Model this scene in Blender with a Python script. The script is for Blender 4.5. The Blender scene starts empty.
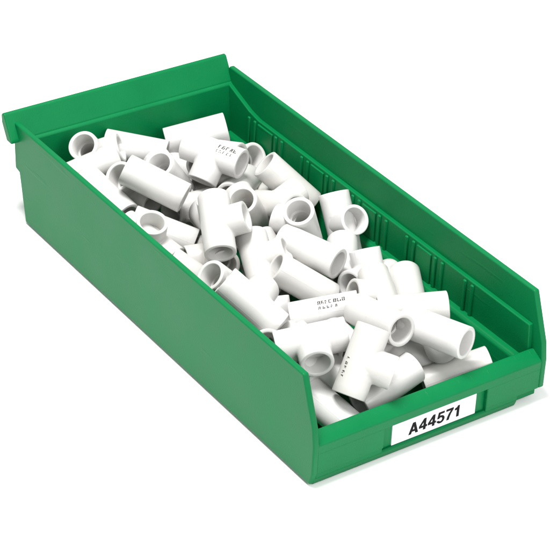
import bpy, bmesh, math, random
from mathutils import Vector, Matrix
C = bpy.context.scene.collection
S = 0.01                                   # the scene is worked out in centimetres, built in metres

# ------------------------------------------------------------------ camera
cam_data = bpy.data.cameras.new('camera')
cam = bpy.data.objects.new('camera', cam_data); C.objects.link(cam)
cam_data.sensor_width = 36.0; cam_data.lens = 145.8186
cam_data.clip_start = 0.05; cam_data.clip_end = 100
RIGHT = Vector((0.826963, -0.560812, 0.040276)); UP = Vector((0.275100, 0.466049, 0.840903)); FWD = Vector((0.490359, 0.684316, -0.539685))
cam.matrix_world = Matrix.Translation(Vector((-74.237653, -98.038690, 96.419805)) * S) @ Matrix((RIGHT, UP, -FWD)).transposed().to_4x4()
bpy.context.scene.camera = cam

# ------------------------------------------------------------------ light: white studio surround and two big soft lamps
world = bpy.data.worlds.new('World'); bpy.context.scene.world = world; world.use_nodes = True
bg = world.node_tree.nodes['Background']
bg.inputs[0].default_value = (1.0, 1.0, 1.0, 1); bg.inputs[1].default_value = 0.68

def softbox(name, loc, target, size, power, color=(1, 1, 1)):
    l = bpy.data.lights.new(name, 'AREA'); l.shape = 'SQUARE'; l.size = size; l.energy = power; l.color = color
    o = bpy.data.objects.new(name, l); C.objects.link(o); o.location = loc
    o.rotation_euler = (Vector(target) - Vector(loc)).to_track_quat('-Z', 'Y').to_euler()
    return o
softbox('softbox_overhead', (-0.10, 0.22, 1.25), (0.1, 0.2, 0), 0.42, 27.0, (1, 0.99, 0.975))
softbox('softbox_front', (0.10, -1.15, 0.95), (0.1, 0.1, 0.03), 0.7, 14.0)

vs = bpy.context.scene.view_settings
bpy.context.scene.display_settings.display_device = 'sRGB'
vs.view_transform = 'Standard'; vs.look = 'None'; vs.exposure = 0.0; vs.gamma = 1.0
bpy.context.scene.cycles.max_bounces = 10
bpy.context.scene.cycles.diffuse_bounces = 6

# ------------------------------------------------------------------ materials
def material(name, color, rough, spec=0.5, vary=0.0, vscale=40, bump=0.0, bscale=600, sss=0.0):
    m = bpy.data.materials.new(name); m.use_nodes = True
    nt = m.node_tree; b = nt.nodes['Principled BSDF']
    b.inputs['Base Color'].default_value = (*color, 1); b.inputs['Roughness'].default_value = rough
    b.inputs['Specular IOR Level'].default_value = spec
    if sss:
        b.inputs['Subsurface Weight'].default_value = sss
        b.inputs['Subsurface Radius'].default_value = (0.003, 0.003, 0.0025)
    tc = nt.nodes.new('ShaderNodeTexCoord')
    if vary:
        n = nt.nodes.new('ShaderNodeTexNoise'); n.inputs['Scale'].default_value = vscale; n.inputs['Detail'].default_value = 5
        nt.links.new(tc.outputs['Object'], n.inputs['Vector'])
        mx = nt.nodes.new('ShaderNodeMix'); mx.data_type = 'RGBA'
        mx.inputs[6].default_value = (*[c * (1 - vary) for c in color], 1)
        mx.inputs[7].default_value = (*[min(1, c * (1 + vary)) for c in color], 1)
        nt.links.new(n.outputs['Fac'], mx.inputs[0]); nt.links.new(mx.outputs[2], b.inputs['Base Color'])
        mr = nt.nodes.new('ShaderNodeMapRange'); mr.inputs[3].default_value = rough - 0.08; mr.inputs[4].default_value = rough + 0.10
        nt.links.new(n.outputs['Fac'], mr.inputs[0]); nt.links.new(mr.outputs[0], b.inputs['Roughness'])
    if bump:
        n2 = nt.nodes.new('ShaderNodeTexNoise'); n2.inputs['Scale'].default_value = bscale; n2.inputs['Detail'].default_value = 3
        nt.links.new(tc.outputs['Object'], n2.inputs['Vector'])
        bp = nt.nodes.new('ShaderNodeBump'); bp.inputs['Strength'].default_value = bump; bp.inputs['Distance'].default_value = 0.0004
        nt.links.new(n2.outputs['Fac'], bp.inputs['Height']); nt.links.new(bp.outputs[0], b.inputs['Normal'])
    return m
GREEN = material('green_polypropylene', (0.0004, 0.134, 0.039), 0.40, 0.13, 0.12, 30, 0.25, 1100)
WHITE = material('white_pvc', (0.535, 0.53, 0.518), 0.34, 0.45, 0.04, 90, 0.10, 500)
PAPER = material('label_paper', (0.70, 0.70, 0.76), 0.5, 0.3, 0.03, 80, 0.2, 300)
INK = material('black_ink', (0.006, 0.006, 0.006), 0.6, 0.08, 0.2, 200)
STAMP = material('grey_stamp_ink', (0.03, 0.027, 0.024), 0.6, 0.2, 0.3, 1500)
SWEEP = material('white_sweep', (0.96, 0.96, 0.96), 0.75, 0.15, 0.01, 5)

def extend_green(m):
    """moulded plastic: slight waviness of the thin walls, scattered fine scratches and scuffs"""
    nt = m.node_tree; b = nt.nodes['Principled BSDF']; tc = nt.nodes.new('ShaderNodeTexCoord')
    old = b.inputs['Normal'].links[0].from_node
    w = nt.nodes.new('ShaderNodeTexNoise'); w.inputs['Scale'].default_value = 9; w.inputs['Detail'].default_value = 1
    bp = nt.nodes.new('ShaderNodeBump'); bp.inputs['Strength'].default_value = 0.35; bp.inputs['Distance'].default_value = 0.004
    nt.links.new(tc.outputs['Object'], w.inputs['Vector']); nt.links.new(w.outputs['Fac'], bp.inputs['Height'])
    mp = nt.nodes.new('ShaderNodeMapping'); mp.inputs['Rotation'].default_value = (0.5, 0.2, 0.4); mp.inputs['Scale'].default_value = (900, 14, 160)
    s = nt.nodes.new('ShaderNodeTexNoise'); s.inputs['Scale'].default_value = 1.0; s.inputs['Detail'].default_value = 2
    r = nt.nodes.new('ShaderNodeMapRange'); r.inputs[1].default_value = 0.66; r.inputs[2].default_value = 0.74
    bp2 = nt.nodes.new('ShaderNodeBump'); bp2.inputs['Strength'].default_value = 0.35; bp2.inputs['Distance'].default_value = 0.0003
    nt.links.new(tc.outputs['Object'], mp.inputs[0]); nt.links.new(mp.outputs[0], s.inputs['Vector'])
    nt.links.new(s.outputs['Fac'], r.inputs[0]); nt.links.new(r.outputs[0], bp2.inputs['Height'])
    nt.links.new(bp.outputs[0], bp2.inputs['Normal']); nt.links.new(bp2.outputs[0], old.inputs['Normal'])
extend_green(GREEN)

def extend_stamp(m):
    """worn print: patches rubbed away to the white plastic"""
    nt = m.node_tree; b = nt.nodes['Principled BSDF']; tc = nt.nodes.new('ShaderNodeTexCoord')
    src = b.inputs['Base Color'].links[0].from_socket
    n = nt.nodes.new('ShaderNodeTexNoise'); n.inputs['Scale'].default_value = 700; n.inputs['Detail'].default_value = 3
    r = nt.nodes.new('ShaderNodeMapRange'); r.inputs[1].default_value = 0.58; r.inputs[2].default_value = 0.70
    mx = nt.nodes.new('ShaderNodeMix'); mx.data_type = 'RGBA'; mx.inputs[7].default_value = (0.45, 0.44, 0.42, 1)
    nt.links.new(tc.outputs['Object'], n.inputs['Vector']); nt.links.new(n.outputs['Fac'], r.inputs[0])
    nt.links.new(r.outputs[0], mx.inputs[0]); nt.links.new(src, mx.inputs[6]); nt.links.new(mx.outputs[2], b.inputs['Base Color'])
extend_stamp(STAMP)

def extend_pvc(m):
    """every fitting from its own batch: a little lighter, darker, warmer; grey handling scuffs"""
    nt = m.node_tree; b = nt.nodes['Principled BSDF']
    src = b.inputs['Base Color'].links[0].from_socket
    oi = nt.nodes.new('ShaderNodeObjectInfo'); tc = nt.nodes.new('ShaderNodeTexCoord')
    ramp = nt.nodes.new('ShaderNodeValToRGB'); e = ramp.color_ramp.elements
    e[0].color = (0.90, 0.895, 0.87, 1); e[1].color = (1.05, 1.05, 1.06, 1)
    nt.links.new(oi.outputs['Random'], ramp.inputs[0])
    mul = nt.nodes.new('ShaderNodeMix'); mul.data_type = 'RGBA'; mul.blend_type = 'MULTIPLY'; mul.inputs[0].default_value = 1
    nt.links.new(src, mul.inputs[6]); nt.links.new(ramp.outputs[0], mul.inputs[7])
    n = nt.nodes.new('ShaderNodeTexNoise'); n.inputs['Scale'].default_value = 220; n.inputs['Detail'].default_value = 6; n.inputs['Roughness'].default_value = 0.7
    add = nt.nodes.new('ShaderNodeVectorMath'); add.operation = 'ADD'
    nt.links.new(tc.outputs['Object'], add.inputs[0]); nt.links.new(oi.outputs['Random'], add.inputs[1]); nt.links.new(add.outputs[0], n.inputs['Vector'])
    r = nt.nodes.new('ShaderNodeMapRange'); r.inputs[1].default_value = 0.58; r.inputs[2].default_value = 0.76; r.inputs[4].default_value = 0.45
    nt.links.new(n.outputs['Fac'], r.inputs[0])
    mx = nt.nodes.new('ShaderNodeMix'); mx.data_type = 'RGBA'; mx.inputs[7].default_value = (0.40, 0.385, 0.36, 1)
    nt.links.new(r.outputs[0], mx.inputs[0]); nt.links.new(mul.outputs[2], mx.inputs[6]); nt.links.new(mx.outputs[2], b.inputs['Base Color'])
extend_pvc(WHITE)

# ------------------------------------------------------------------ helpers
def link(name, bm, mat, parent=None, bevel=0.0, seg=3, angle=30):
    me = bpy.data.meshes.new(name)
    bmesh.ops.recalc_face_normals(bm, faces=bm.faces)
    bm.to_mesh(me); bm.free()
    me.materials.append(mat)
    for p in me.polygons: p.use_smooth = True
    me.set_sharp_from_angle(angle=math.radians(35))
    o = bpy.data.objects.new(name, me); C.objects.link(o)
    if parent: o.parent = parent
    if bevel:
        b = o.modifiers.new('bevel', 'BEVEL'); b.width = bevel * S; b.segments = seg
        b.limit_method = 'ANGLE'; b.angle_limit = math.radians(angle); b.harden_normals = True
    return o

def prism(bm, poly, axis, lo, hi):
    """extrude a closed outline along axis ('x': outline is (y, z); 'y': outline is (x, z)) between lo and hi (cm)"""
    def P(a, b, t):
        return Vector((t, a, b) if axis == 'x' else (a, t, b)) * S
    A = [bm.verts.new(P(a, b, lo)) for a, b in poly]
    B = [bm.verts.new(P(a, b, hi)) for a, b in poly]
    bm.faces.new(A); bm.faces.new(B[::-1])
    n = len(poly)
    for i in range(n):
        bm.faces.new((A[i], A[(i + 1) % n], B[(i + 1) % n], B[i]))

def box(bm, x0, x1, y0, y1, z0, z1):
    prism(bm, [(y0, z0), (y1, z0), (y1, z1), (y0, z1)], 'x', x0, x1)

def empty(name, loc=(0, 0, 0)):
    o = bpy.data.objects.new(name, None); C.objects.link(o); o.location = loc; o.empty_display_size = 0.02
    return o

# ------------------------------------------------------------------ the white surface it stands on
bm = bmesh.new()
v = [bm.verts.new((x, y, 0)) for x, y in ((-4, -4), (5, -4), (5, 6), (-4, 6))]
bm.faces.new(v)
g = link('ground', bm, SWEEP); g['kind'] = 'structure'

# ------------------------------------------------------------------ the bin
crate = empty('shelf_bin', (0, 0, 0.0006))
crate['label'] = 'green plastic shelf bin with a low open front, filled with white pipe tees'
crate['category'] = 'storage bin'

# side walls: outer skin with the cut-down front edge, ledged lining with divider ribs inside
def side_outline(zb, top_back):
    return [(0.30, zb), (0.04, 1.0), (0.0, 1.15), (0.0, 3.5), (0.22, 4.9), (1.71, 8.72), (top_back, 8.72), (top_back + 0.1, 8.4),
            (42.75, 4.5), (42.1, 4.35), (41.2, zb)]
SLOTS = [38.0, 34.0, 30.2, 26.6, 23.0, 19.4, 15.8, 12.2, 8.5]
def side_wall(right):
    mx = (lambda a, b: (21 - b, 21 - a)) if right else (lambda a, b: (a, b))
    bm = bmesh.new()
    lo, hi = mx(0.0, 0.50)
    prism(bm, side_outline(1.0 if right else 0.10, 42.35 if right else 42.8), 'x', lo, hi)
    o = link('side_wall', bm, GREEN, crate, 0.14)
    # lining: rises to a ledge at z = 6, higher near the back
    bm = bmesh.new()
    lo, hi = mx(0.42, 0.86)
    prism(bm, [(1.25, 1.2), (1.25, 3.3), (1.45, 6.0), (37.2, 6.0), (38.6, 6.25), (42.0, 7.4), (42.3, 7.4), (42.0, 1.2)], 'x', lo, hi)
    # foot below the lower ledge
    pr = [(0.42, 1.05), (0.42, 3.12), (1.30, 3.05), (1.50, 2.85), (1.85, 0.72), (2.6, 0.52), (2.6, 0.22), (0.42 if not right else 2.48, 0.22)]
    if right: pr = [(21 - a, b) for a, b in pr]
    prism(bm, pr, 'y', 1.1, 41.9)
    l = link('wall_lining', bm, GREEN, o, 0.10)
    bm = bmesh.new()
    lo, hi = mx(0.80, 1.04)
    box(bm, lo, hi, -0.17, 0.17, 3.0, 5.82)
    rib = link('divider_rib', bm, GREEN, o, 0.12)
    for i, y in enumerate([y + d for y in SLOTS for d in (-0.46, 0.42)]):
        r = rib
        if i:
            r = rib.copy(); C.objects.link(r); r.parent = o
        r.location = (0, y * S, 0)
    for ya, yb in ((34.9, 37.1), (27.5, 29.3), (20.3, 22.1), (13.1, 14.9)):
        bm = bmesh.new(); lo, hi = mx(0.80, 0.99)
        box(bm, lo, hi, ya, yb, 3.05, 5.75)
        link('raised_panel', bm, GREEN, o, 0.08)
side_wall(False); side_wall(True)

# back wall with the hanging flange
bm = bmesh.new()
prism(bm, [(41.2, 0.02), (41.0, 0.6), (41.75, 7.3), (41.95, 7.46), (42.5, 7.46), (42.45, 4.3), (41.9, 4.1), (41.5, 0.02)], 'x', 0.42, 20.58)
back = link('back_wall', bm, GREEN, crate, 0.10)
bm = bmesh.new()
prism(bm, [(41.97, 7.2), (41.97, 7.48), (43.1, 9.42), (43.35, 9.48), (43.6, 9.3), (43.55, 8.6), (42.75, 7.2)], 'x', -0.72, 20.72)
link('hanging_flange', bm, GREEN, back, 0.16)

# floor
bm = bmesh.new()
box(bm, 0.55, 18.55, 0.75, 41.3, 0.0, 0.55)
link('floor', bm, GREEN, crate, 0.12)

# front wall: core, sloped lip, two raised panels, a foot band, and between them the label recess
bm = bmesh.new()
prism(bm, [(0.42, 0.3), (0.42, 3.4), (1.0, 3.7), (1.35, 3.6), (1.6, 0.3)], 'x', 0.46, 20.54)
front = link('front_wall', bm, GREEN, crate, 0.06)
bm = bmesh.new()
prism(bm, [(0.06, 2.72), (0.06, 3.42), (0.14, 3.52), (1.02, 3.98), (1.22, 3.98), (1.34, 3.82), (1.3, 3.3), (0.5, 2.72)], 'x', 0.44, 20.56)
link('lip', bm, GREEN, front, 0.07)
for x0, x1 in ((0.44, 6.25), (15.55, 20.56)):
    bm = bmesh.new(); box(bm, x0, x1, 0.065, 0.6, 1.0, 2.80)
    link('front_panel', bm, GREEN, front, 0.09)
bm = bmesh.new()
prism(bm, [(0.34, 0.0), (0.14, 0.55), (0.26, 0.72), (0.9, 0.72), (0.9, 0.0)], 'x', 0.30, 18.6)
box(bm, 0.44, 6.2, 0.13, 0.8, 0.6, 1.04)
box(bm, 15.6, 18.58, 0.13, 0.8, 0.6, 1.04)
link('foot_band', bm, GREEN, front, 0.08)
# label
bm = bmesh.new(); box(bm, 7.15, 14.75, 0.33, 0.44, 0.74, 2.60)
card = link('label_card', bm, PAPER, front, 0.02)
card['label'] = 'white card label with bold black lettering'
def arc(cx, cy, rx, ry, a0, a1, n=14):
    return [(cx + rx * math.cos(math.radians(a0 + (a1 - a0) * i / n)), cy + ry * math.sin(math.radians(a0 + (a1 - a0) * i / n))) for i in range(n + 1)]
# heavy grotesque characters, cap height 1
GLYPHS = {
    'A': [[(0, 0), (0.21, 0), (0.27, 0.2), (0.53, 0.2), (0.59, 0), (0.80, 0), (0.51, 1), (0.29, 1)], [(0.32, 0.37), (0.48, 0.37), (0.40, 0.70)]],
    '4': [[(0.37, 0), (0.57, 0), (0.57, 0.21), (0.68, 0.21), (0.68, 0.38), (0.57, 0.38), (0.57, 1), (0.38, 1), (0.0, 0.40), (0.0, 0.21), (0.37, 0.21)], [(0.17, 0.38), (0.37, 0.38), (0.37, 0.70)]],
    '5': [[(0.10, 1), (0.60, 1), (0.60, 0.83), (0.25, 0.83), (0.225, 0.66)] + arc(0.31, 0.33, 0.34, 0.345, 100, -165, 24) + arc(0.31, 0.33, 0.15, 0.185, -150, 150, 20) + [(0.02, 0.45)]],
    '7': [[(0.03, 1), (0.65, 1), (0.65, 0.84), (0.46, 0.52), (0.36, 0.22), (0.33, 0), (0.12, 0), (0.17, 0.26), (0.27, 0.54), (0.44, 0.82), (0.03, 0.82)]],
    '1': [[(0.25, 0), (0.46, 0), (0.46, 1), (0.30, 1), (0.25, 0.88), (0.07, 0.80), (0.07, 0.64), (0.25, 0.66)]],
}
def text_mesh(body, height, pitch, slant):
    cu = bpy.data.curves.new('lettering', 'CURVE'); cu.dimensions = '2D'; cu.fill_mode = 'BOTH'; cu.extrude = 0.004 * S; cu.offset = 0.012 * S
    adv = {'A': 0.86, '4': 0.755, '5': 0.72, '7': 0.71, '1': 0.60}
    x0 = -sum(adv[c] for c in body) * pitch / 2
    for ch in body:
        for outline in GLYPHS[ch]:
            sp = cu.splines.new('POLY'); sp.points.add(len(outline) - 1); sp.use_cyclic_u = True
            for p, (a, b) in zip(sp.points, outline):
                p.co = ((x0 + (a * 1.09 + slant * b) * height) * S, b * height * S, 0, 1)
        x0 += adv[ch] * pitch
    to = bpy.data.objects.new('lettering_source', cu); C.objects.link(to)
    dg = bpy.context.evaluated_depsgraph_get()
    me = bpy.data.meshes.new_from_object(to.evaluated_get(dg)); bpy.data.objects.remove(to); bpy.data.curves.remove(cu)
    me.name = 'lettering'
    return me
me = text_mesh('A44571', 0.97, 1.07, 0.03); me.materials.clear(); me.materials.append(INK)
lt = bpy.data.objects.new('lettering', me); C.objects.link(lt); lt.parent = card
lt.matrix_local = Matrix.Translation(Vector((11.0, 0.322, 1.10)) * S) @ Matrix(((1, 0.0, 0, 0), (0, 0, -1, 0), (0, 1, 0, 0), (0, 0, 0, 1)))

# ------------------------------------------------------------------ pipe tees
RO, RB, RI, RN = 1.25, 1.235, 0.93, 0.74      # outer run, outer branch, socket bore, inner bore
HL, BL, DEPTH = 2.62, 2.45, 1.5
def rings(bm, prof, frame, n=48, close=False):
    """lathe a profile [(radius, height)] in the frame (origin, u, v, axis)"""
    o, u, v, w = frame; R = []
    for r, h in prof:
        R.append([bm.verts.new((o + u * (r * math.cos(2 * math.pi * k / n)) + v * (r * math.sin(2 * math.pi * k / n)) + w * h) * S) for k in range(n)])
    for a, b in zip(R, R[1:]):
        for k in range(n):
            bm.faces.new((a[k], a[(k + 1) % n], b[(k + 1) % n], b[k]))
    return R
def socket_profile(L, ro):
    # from the outside of the mouth, over the rim and down the bore to the stop
    return [(ro, L - 0.06), (ro - 0.02, L - 0.02), (ro - 0.06, L), (RI + 0.07, L), (RI + 0.05, L - 0.01), (RI + 0.01, L - 0.07), (RI - 0.02, L - DEPTH), (RI - 0.05, L - DEPTH - 0.02), (RN, L - DEPTH - 0.02)]
def tee_mesh():
    bm = bmesh.new(); n = 48
    X, Y, Z, O = Vector((1, 0, 0)), Vector((0, 1, 0)), Vector((0, 0, 1)), Vector((0, 0, 0))
    prof = socket_profile(HL, RO)
    rings(bm, [(RO, h) for h in (0, 1.0, 2.0)] + prof + [(RN, 0)], (O, Y, Z, X), n)
    rings(bm, [(RO, h) for h in (0, 1.0, 2.0)] + prof + [(RN, 0)], (O, Z, Y, -X), n)
    # branch: skin with a fillet where it meets the run
    pb = socket_profile(BL, RB)
    cols = []
    for k in range(n):
        t = 2 * math.pi * k / n; c, s = math.cos(t), math.sin(t)
        col = [(r, h) for r, h in pb[::-1]]
        hit = lambda q: math.sqrt(max(0.0, RO * RO - (q * s) ** 2))
        fr = 0.14
        q1 = RB + fr
        if abs(s) > 1e-6: q1 = min(q1, max(RB + 0.004, RO * 0.998 / abs(s)))
        h1 = hit(q1) - 0.006; h0 = hit(RB) + (q1 - RB) * 1.3 + 0.05
        slope = 0.0 if h1 < 0.25 else -(q1 * s * s) / h1
        for i in range(7):
            f = i / 6.0
            # quadratic bezier from the branch wall to the run skin
            ph = min(h0, h1 + (RB - q1) * slope + 0.0)
            q = (1 - f) ** 2 * RB + 2 * f * (1 - f) * RB + f * f * q1
            h = (1 - f) ** 2 * h0 + 2 * f * (1 - f) * ph + f * f * h1
            col.append((q, h))
        cols.append([bm.verts.new(Vector((q * c, q * s, h)) * S) for q, h in col])
    for k in range(n):
        a, b = cols[k], cols[(k + 1) % n]
        for i in range(len(a) - 1):
            bm.faces.new((a[i], a[i + 1], b[i + 1], b[i]))
    # inner bore of the branch, down to the far side of the run's bore
    rings(bm, [(RN, BL - DEPTH - 0.02), (RN, 0.55)], (O, X, Y, Z), n)
    # mould parting lines: thin flash along the underside of the run and both sides of the branch
    for x0, x1, z in ((-HL + 0.08, HL - 0.08, -RO), (-HL + 0.08, -1.55, RO), (1.55, HL - 0.08, RO)):
        sg = 1 if z > 0 else -1
        a = [bm.verts.new(Vector((x, y, z + sg * h)) * S) for x in (x0, x1) for y, h in ((-0.04, -0.004), (0, 0.009), (0.04, -0.004))]
        bm.faces.new((a[0], a[1], a[4], a[3])); bm.faces.new((a[1], a[2], a[5], a[4]))
    for sg in (-1, 1):
        a = [bm.verts.new(Vector((sg * (RB + h), y, z)) * S) for z in (1.6, BL - 0.08) for y, h in ((-0.04, -0.004), (0, 0.009), (0.04, -0.004))]
        bm.faces.new((a[0], a[1], a[4], a[3])); bm.faces.new((a[1], a[2], a[5], a[4]))
    # open the run's bore and skin where the branch enters
    kill = []
    for f in bm.faces:
        c = f.calc_center_median() / S
        rr = math.hypot(c.y, c.z)
        if c.z > 0 and abs(rr - RN) < 0.03 and math.hypot(c.x, c.y) < RN: kill.append(f)
    bm.normal_update()
    me = bpy.data.meshes.new('pipe_tee')
    bmesh.ops.remove_doubles(bm, verts=bm.verts, dist=1e-6)
    bmesh.ops.recalc_face_normals(bm, faces=bm.faces)
    bm.to_mesh(me); bm.free(); me.materials.append(WHITE)
    for p in me.polygons: p.use_smooth = True
    me.set_sharp_from_angle(angle=math.radians(38))
    return me
TEE = tee_mesh()

def stamp(parent, x0, x1, ang, rows, seed):
    """two worn rows of illegible printing wrapped on the run"""
    rnd = random.Random(seed); bm = bmesh.new()
    r = RO + 0.006
    def quad(xa, xb, sa, sb, shear=0.0):
        N = 3; A = []; B = []
        for i in range(N + 1):
            s_ = sa + (sb - sa) * i / N; a = ang - s_ / r; dx = shear * i / N
            A.append(bm.verts.new(Vector((xa + dx, r * math.cos(a), r * math.sin(a))) * S))
            B.append(bm.verts.new(Vector((xb + dx, r * math.cos(a), r * math.sin(a))) * S))
        for i in range(N): bm.faces.new((A[i], A[i + 1], B[i + 1], B[i]))
    for (s0, h, w, gap) in rows:
        x = x0
        while x < x1:
            cw = w * rnd.uniform(0.8, 1.2); st = w * 0.30
            k = rnd.random()
            if k > 0.12:
                quad(x, x + st, s0, s0 + h, rnd.choice((0, 0, 0.05)))
                if rnd.random() < .6: quad(x + cw - st, x + cw, s0, s0 + h * rnd.choice((1, .5)))
                if rnd.random() < .7: quad(x + st * .9, x + cw - st * .9, s0 + h * .8, s0 + h)
                if rnd.random() < .6: quad(x + st * .9, x + cw - st * .9, s0 + h * .4, s0 + h * .58)
                if rnd.random() < .5: quad(x + st * .9, x + cw - st * .9, s0, s0 + h * .2)
            x += cw + gap
    o = link('printing', bm, STAMP, parent)
    return o

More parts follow.
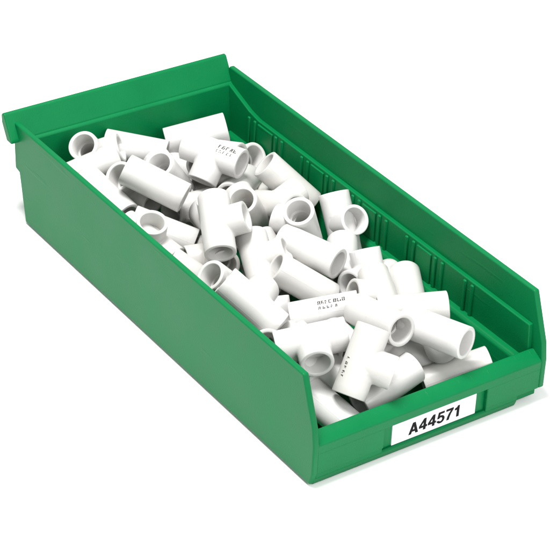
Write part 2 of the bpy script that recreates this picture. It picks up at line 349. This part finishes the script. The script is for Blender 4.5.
GROUP = 'white pipe tees heaped in the green bin'
TEES = [
    ('white pipe tee in the back left corner with its round mouth facing the camera', (5.667, 39.781, 5.465), (-0.585, -0.356, 0.729), (0.775, -0.511, 0.372), None),
    ("white pipe tee lying across the back left corner, crossing the near wall's rim", (3.844, 37.688, 5.716), (0.977, -0.079, 0.199), (0.191, 0.748, -0.636), None),
    ('white tee along the back wall, between the corner mouth and the plain back cylinder', (9.430, 39.333, 5.269), (0.737, -0.669, -0.096), (0.524, 0.655, -0.545), None),
    ('white pipe tee whose mouth shows just above the long plain tee by the left wall', (9.633, 34.280, 4.977), (-0.568, -0.223, 0.793), (0.006, 0.962, 0.274), None),
    ('long plain white tee slanting down to the right on top near the back left', (6.008, 30.758, 7.360), (0.594, -0.740, -0.316), (0.517, 0.652, -0.554), None),
    ('white tee along the left wall rim, between the back left corner and the upward mouth', (3.262, 33.709, 5.406), (-0.168, 0.955, 0.245), (0.628, 0.295, -0.720), None),
    ('white tee hugging the left wall with one branch mouth pointing straight up', (3.136, 26.940, 4.860), (0.331, -0.903, -0.276), (-0.077, -0.317, 0.945), None),
    ('shaded white tee with its mouth under the right end of the long slanting tee', (10.230, 31.496, 3.561), (-0.963, -0.205, 0.173), (-0.268, 0.762, -0.589), None),
    ('white tee nearest the right end of the back wall, seen as a plain cylinder', (15.087, 38.892, 5.281), (0.891, -0.391, 0.230), (0.451, 0.703, -0.551), None),
    ('white tee with grey printing towards the back, branch pointing down to the left', (12.963, 32.944, 6.939), (0.448, -0.893, -0.039), (-0.641, -0.290, -0.711), (0.6, 2.1, -0.236, [(0.12, 0.36, 0.26, 0.08), (-0.26, 0.22, 0.18, 0.13)], 3)),
    ('white tee behind the rear printed tee, its mouth seen beside the right wall', (17.200, 36.050, 3.350), (0.202, -0.799, 0.566), (0.977, 0.125, -0.172), None),
    ('white tee leaning against the ribbed right wall, open mouth up behind the rear printed one', (17.391, 28.686, 4.990), (-0.577, 0.471, 0.667), (0.322, 0.882, -0.344), None),
    ('white tee in mid heap whose round mouth stares straight out and shows the inner stop', (14.462, 22.266, 5.230), (-0.432, -0.310, 0.847), (-0.544, 0.838, 0.029), None),
    ('white tee with an arched mouth behind the short branch of the upright tee', (12.330, 26.580, 4.800), (-0.527, -0.286, 0.800), (0.051, 0.929, 0.366), None),
    ('large upright white tee at centre left, mouth at its foot, branch to the right', (6.970, 23.240, 7.200), (-0.389, -0.814, -0.432), (0.735, -0.557, 0.387), None),
    ('white tee with a square right end between the upward branch and the upright tee', (5.397, 28.461, 4.266), (0.692, -0.660, -0.291), (0.460, 0.715, -0.527), None),
    ('white tee lying flush along the left wall, left of the open mouth by the rim', (4.186, 21.581, 3.961), (0.547, -0.695, -0.467), (0.466, 0.716, -0.519), None),
    ('white tee at the left wall below the upright tee, mouth turned up to the left', (4.490, 17.582, 5.299), (-0.701, -0.009, 0.713), (-0.037, 0.999, -0.023), None),
    ('white tee standing at the right wall with its round branch mouth facing the camera', (18.797, 23.060, 3.665), (0.104, 0.610, 0.785), (-0.039, -0.787, 0.616), None),
    ('white tee slanting down right across the centre of the heap, mouth at its right', (12.774, 18.892, 5.334), (0.360, -0.931, -0.053), (0.716, 0.312, -0.624), None),
    ('white tee with a square-cut branch up, half covered, near the rounded dome end', (16.409, 15.706, 3.255), (-0.949, -0.223, 0.223), (0.072, 0.535, 0.842), None),
    ('white tee near the right wall showing only a rounded dome end upwards', (17.728, 12.598, 3.236), (0.477, 0.869, 0.127), (0.196, 0.035, -0.980), None),
    ('white tee right of the front printed one, mouth facing the front right', (10.822, 7.406, 6.271), (0.041, -0.980, 0.195), (0.796, -0.085, -0.599), None),
    ('white tee at the front right whose mouth sits just above the low front lip', (13.601, 4.206, 6.136), (0.349, -0.936, 0.037), (0.447, 0.132, -0.885), None),
    ('white tee with two rows of grey printing towards the front of the heap', (9.669, 12.440, 4.390), (0.840, -0.497, 0.216), (0.528, 0.663, -0.531), (-0.4, 1.5, -2.041, [(0.12, 0.34, 0.25, 0.06), (-0.26, 0.22, 0.18, 0.13)], 8)),
    ('white tee beside the front end of the left wall, branch mouth facing the camera', (4.624, 7.201, 6.695), (0.887, -0.422, 0.188), (-0.403, -0.906, -0.129), None),
    ('white tee leaning upright at the front, small worn print, branch to the right', (6.481, 3.643, 6.384), (-0.569, -0.270, -0.777), (0.655, -0.721, -0.229), (0.0, 1.5, -2.293, [(-0.12, 0.24, 0.22, 0.12)], 5)),
    ('white tee slanting along the front lip, left of the label, right end rounded', (9.126, 3.791, 3.191), (0.960, 0.062, 0.273), (0.149, 0.711, -0.687), None),
    ('white tee tucked behind the front lip in the right front corner', (15.183, 3.228, 2.442), (0.893, -0.348, 0.286), (0.451, 0.701, -0.553), None),
    ('white tee lying in the front left corner inside the low front lip', (4.230, 4.242, 2.738), (-0.181, 0.962, 0.206), (0.645, 0.274, -0.713), None),
    ("white tee right of the upright tee's foot with its short branch mouth facing right", (8.864, 20.164, 4.843), (0.287, 0.870, 0.401), (0.738, -0.467, 0.487), None),
    ('white tee by the middle of the left wall, square end low right, rounded branch up', (3.998, 13.973, 6.201), (0.466, -0.698, -0.544), (0.834, 0.551, 0.008), None),
    ('white tee sloping parallel below the slanting centre tee, its upper left mouth open', (10.440, 16.464, 4.566), (0.719, -0.424, -0.551), (0.248, 0.897, -0.366), None),
    ('white tee pointing its plain square end at the right wall, above the front right mouth', (14.689, 8.287, 5.294), (0.868, -0.489, 0.086), (0.452, 0.707, -0.544), None),
    ('white tee lying under the round branch mouth of the tee standing at the right wall', (16.141, 18.996, 3.097), (0.550, 0.822, 0.150), (0.117, 0.102, -0.988), None),
    ("shaded white tee end half hidden behind the upright tee's left side", (8.963, 26.282, 4.984), (0.137, 0.990, -0.045), (-0.174, 0.068, 0.982), None),
    ('bit of white tee between the front printed tee and the leaning front tee', (8.194, 7.914, 4.717), (-0.309, -0.912, 0.269), (0.376, -0.378, -0.846), None),
    ('square white tee end just behind the left end of the slanting centre tee', (11.216, 21.448, 3.428), (0.016, 0.900, 0.436), (-0.791, 0.278, -0.545), None),
    ('shaded white tee mouth peeking out right below the foot of the upright tee', (7.433, 23.912, 3.802), (0.301, 0.911, -0.281), (-0.952, 0.302, -0.041), None),
    ('shaded white tee mouth between the wall rim tee and the long slanting tee', (6.465, 34.582, 4.986), (0.688, 0.211, -0.695), (0.141, -0.978, -0.157), None),
    ("shaded white tee under the rear printed tee's mouth, above the arched mouth", (14.757, 31.844, 3.837), (-0.760, -0.624, 0.185), (-0.495, 0.739, 0.456), None),
    ('white tee just behind the front branch mouth tee, left of the front print', (6.761, 10.150, 3.081), (-0.300, 0.927, 0.226), (-0.851, -0.367, 0.377), None),
    ('edge of white tee mouth at the left wall, left of the front branch mouth tee', (4.016, 11.978, 3.563), (-0.393, -0.701, 0.595), (-0.278, -0.526, -0.804), None),
    ('shaded white tee under the front right tee, above the lip tee', (12.653, 7.153, 2.654), (0.821, -0.570, -0.042), (-0.571, -0.816, -0.086), None),
    ('small white tee end right of the low square end by the left wall', (7.254, 15.049, 2.225), (-0.978, 0.194, 0.080), (0.179, 0.568, 0.804), None),
    ('bit of white tee above the mouth that shows over the long slanting tee', (12.743, 38.281, 3.165), (-0.413, 0.909, -0.046), (-0.723, -0.359, -0.591), None),
    ('sliver of shaded white tee left of the upright tee, above the square right end', (10.980, 28.981, 2.820), (1.000, -0.012, -0.028), (0.030, 0.301, 0.953), None),
    ('plain white tee lying against the tee that leans on the ribbed right wall', (14.922, 26.559, 4.696), (-0.061, 0.921, -0.385), (0.955, 0.166, 0.246), None),
    ('dark shaded white tee deep below the branch mouth at the front left', (5.476, 7.438, 4.875), (-0.280, 0.886, 0.371), (-0.955, -0.296, -0.013), None),
    ('white tee sloping down left to a small mouth behind the front printed tee', (14.633, 12.080, 4.245), (0.342, 0.907, 0.247), (-0.920, 0.269, 0.285), None),
    ('shaded white tee under the branch of the rear printed tee', (13.173, 34.635, 2.014), (0.817, -0.577, 0.022), (-0.340, -0.450, 0.826), None),
    ('bit of white tee between the back wall cylinder and the rear printed tee', (14.852, 35.847, 4.995), (0.437, -0.881, 0.180), (-0.882, -0.459, -0.104), None),
    ('sliver of white tee below the tee leaning on the ribbed right wall', (16.968, 30.460, 2.121), (0.104, 0.993, -0.059), (-0.990, 0.097, -0.103), None),
]
for (label, loc, run, br, printed) in TEES:
    o = bpy.data.objects.new('pipe_tee', TEE); C.objects.link(o)
    a = Vector(run).normalized(); b = Vector(br); b = (b - a * a.dot(b)).normalized(); c = b.cross(a)
    # mesh axes: X = run, Z = branch
    yv = b.cross(a)
    o.matrix_world = Matrix.Translation(Vector(loc) * S) @ Matrix((a, yv, b)).transposed().to_4x4()
    o['label'] = label; o['category'] = 'pipe fitting'; o['group'] = GROUP
    if printed: stamp(o, *printed)
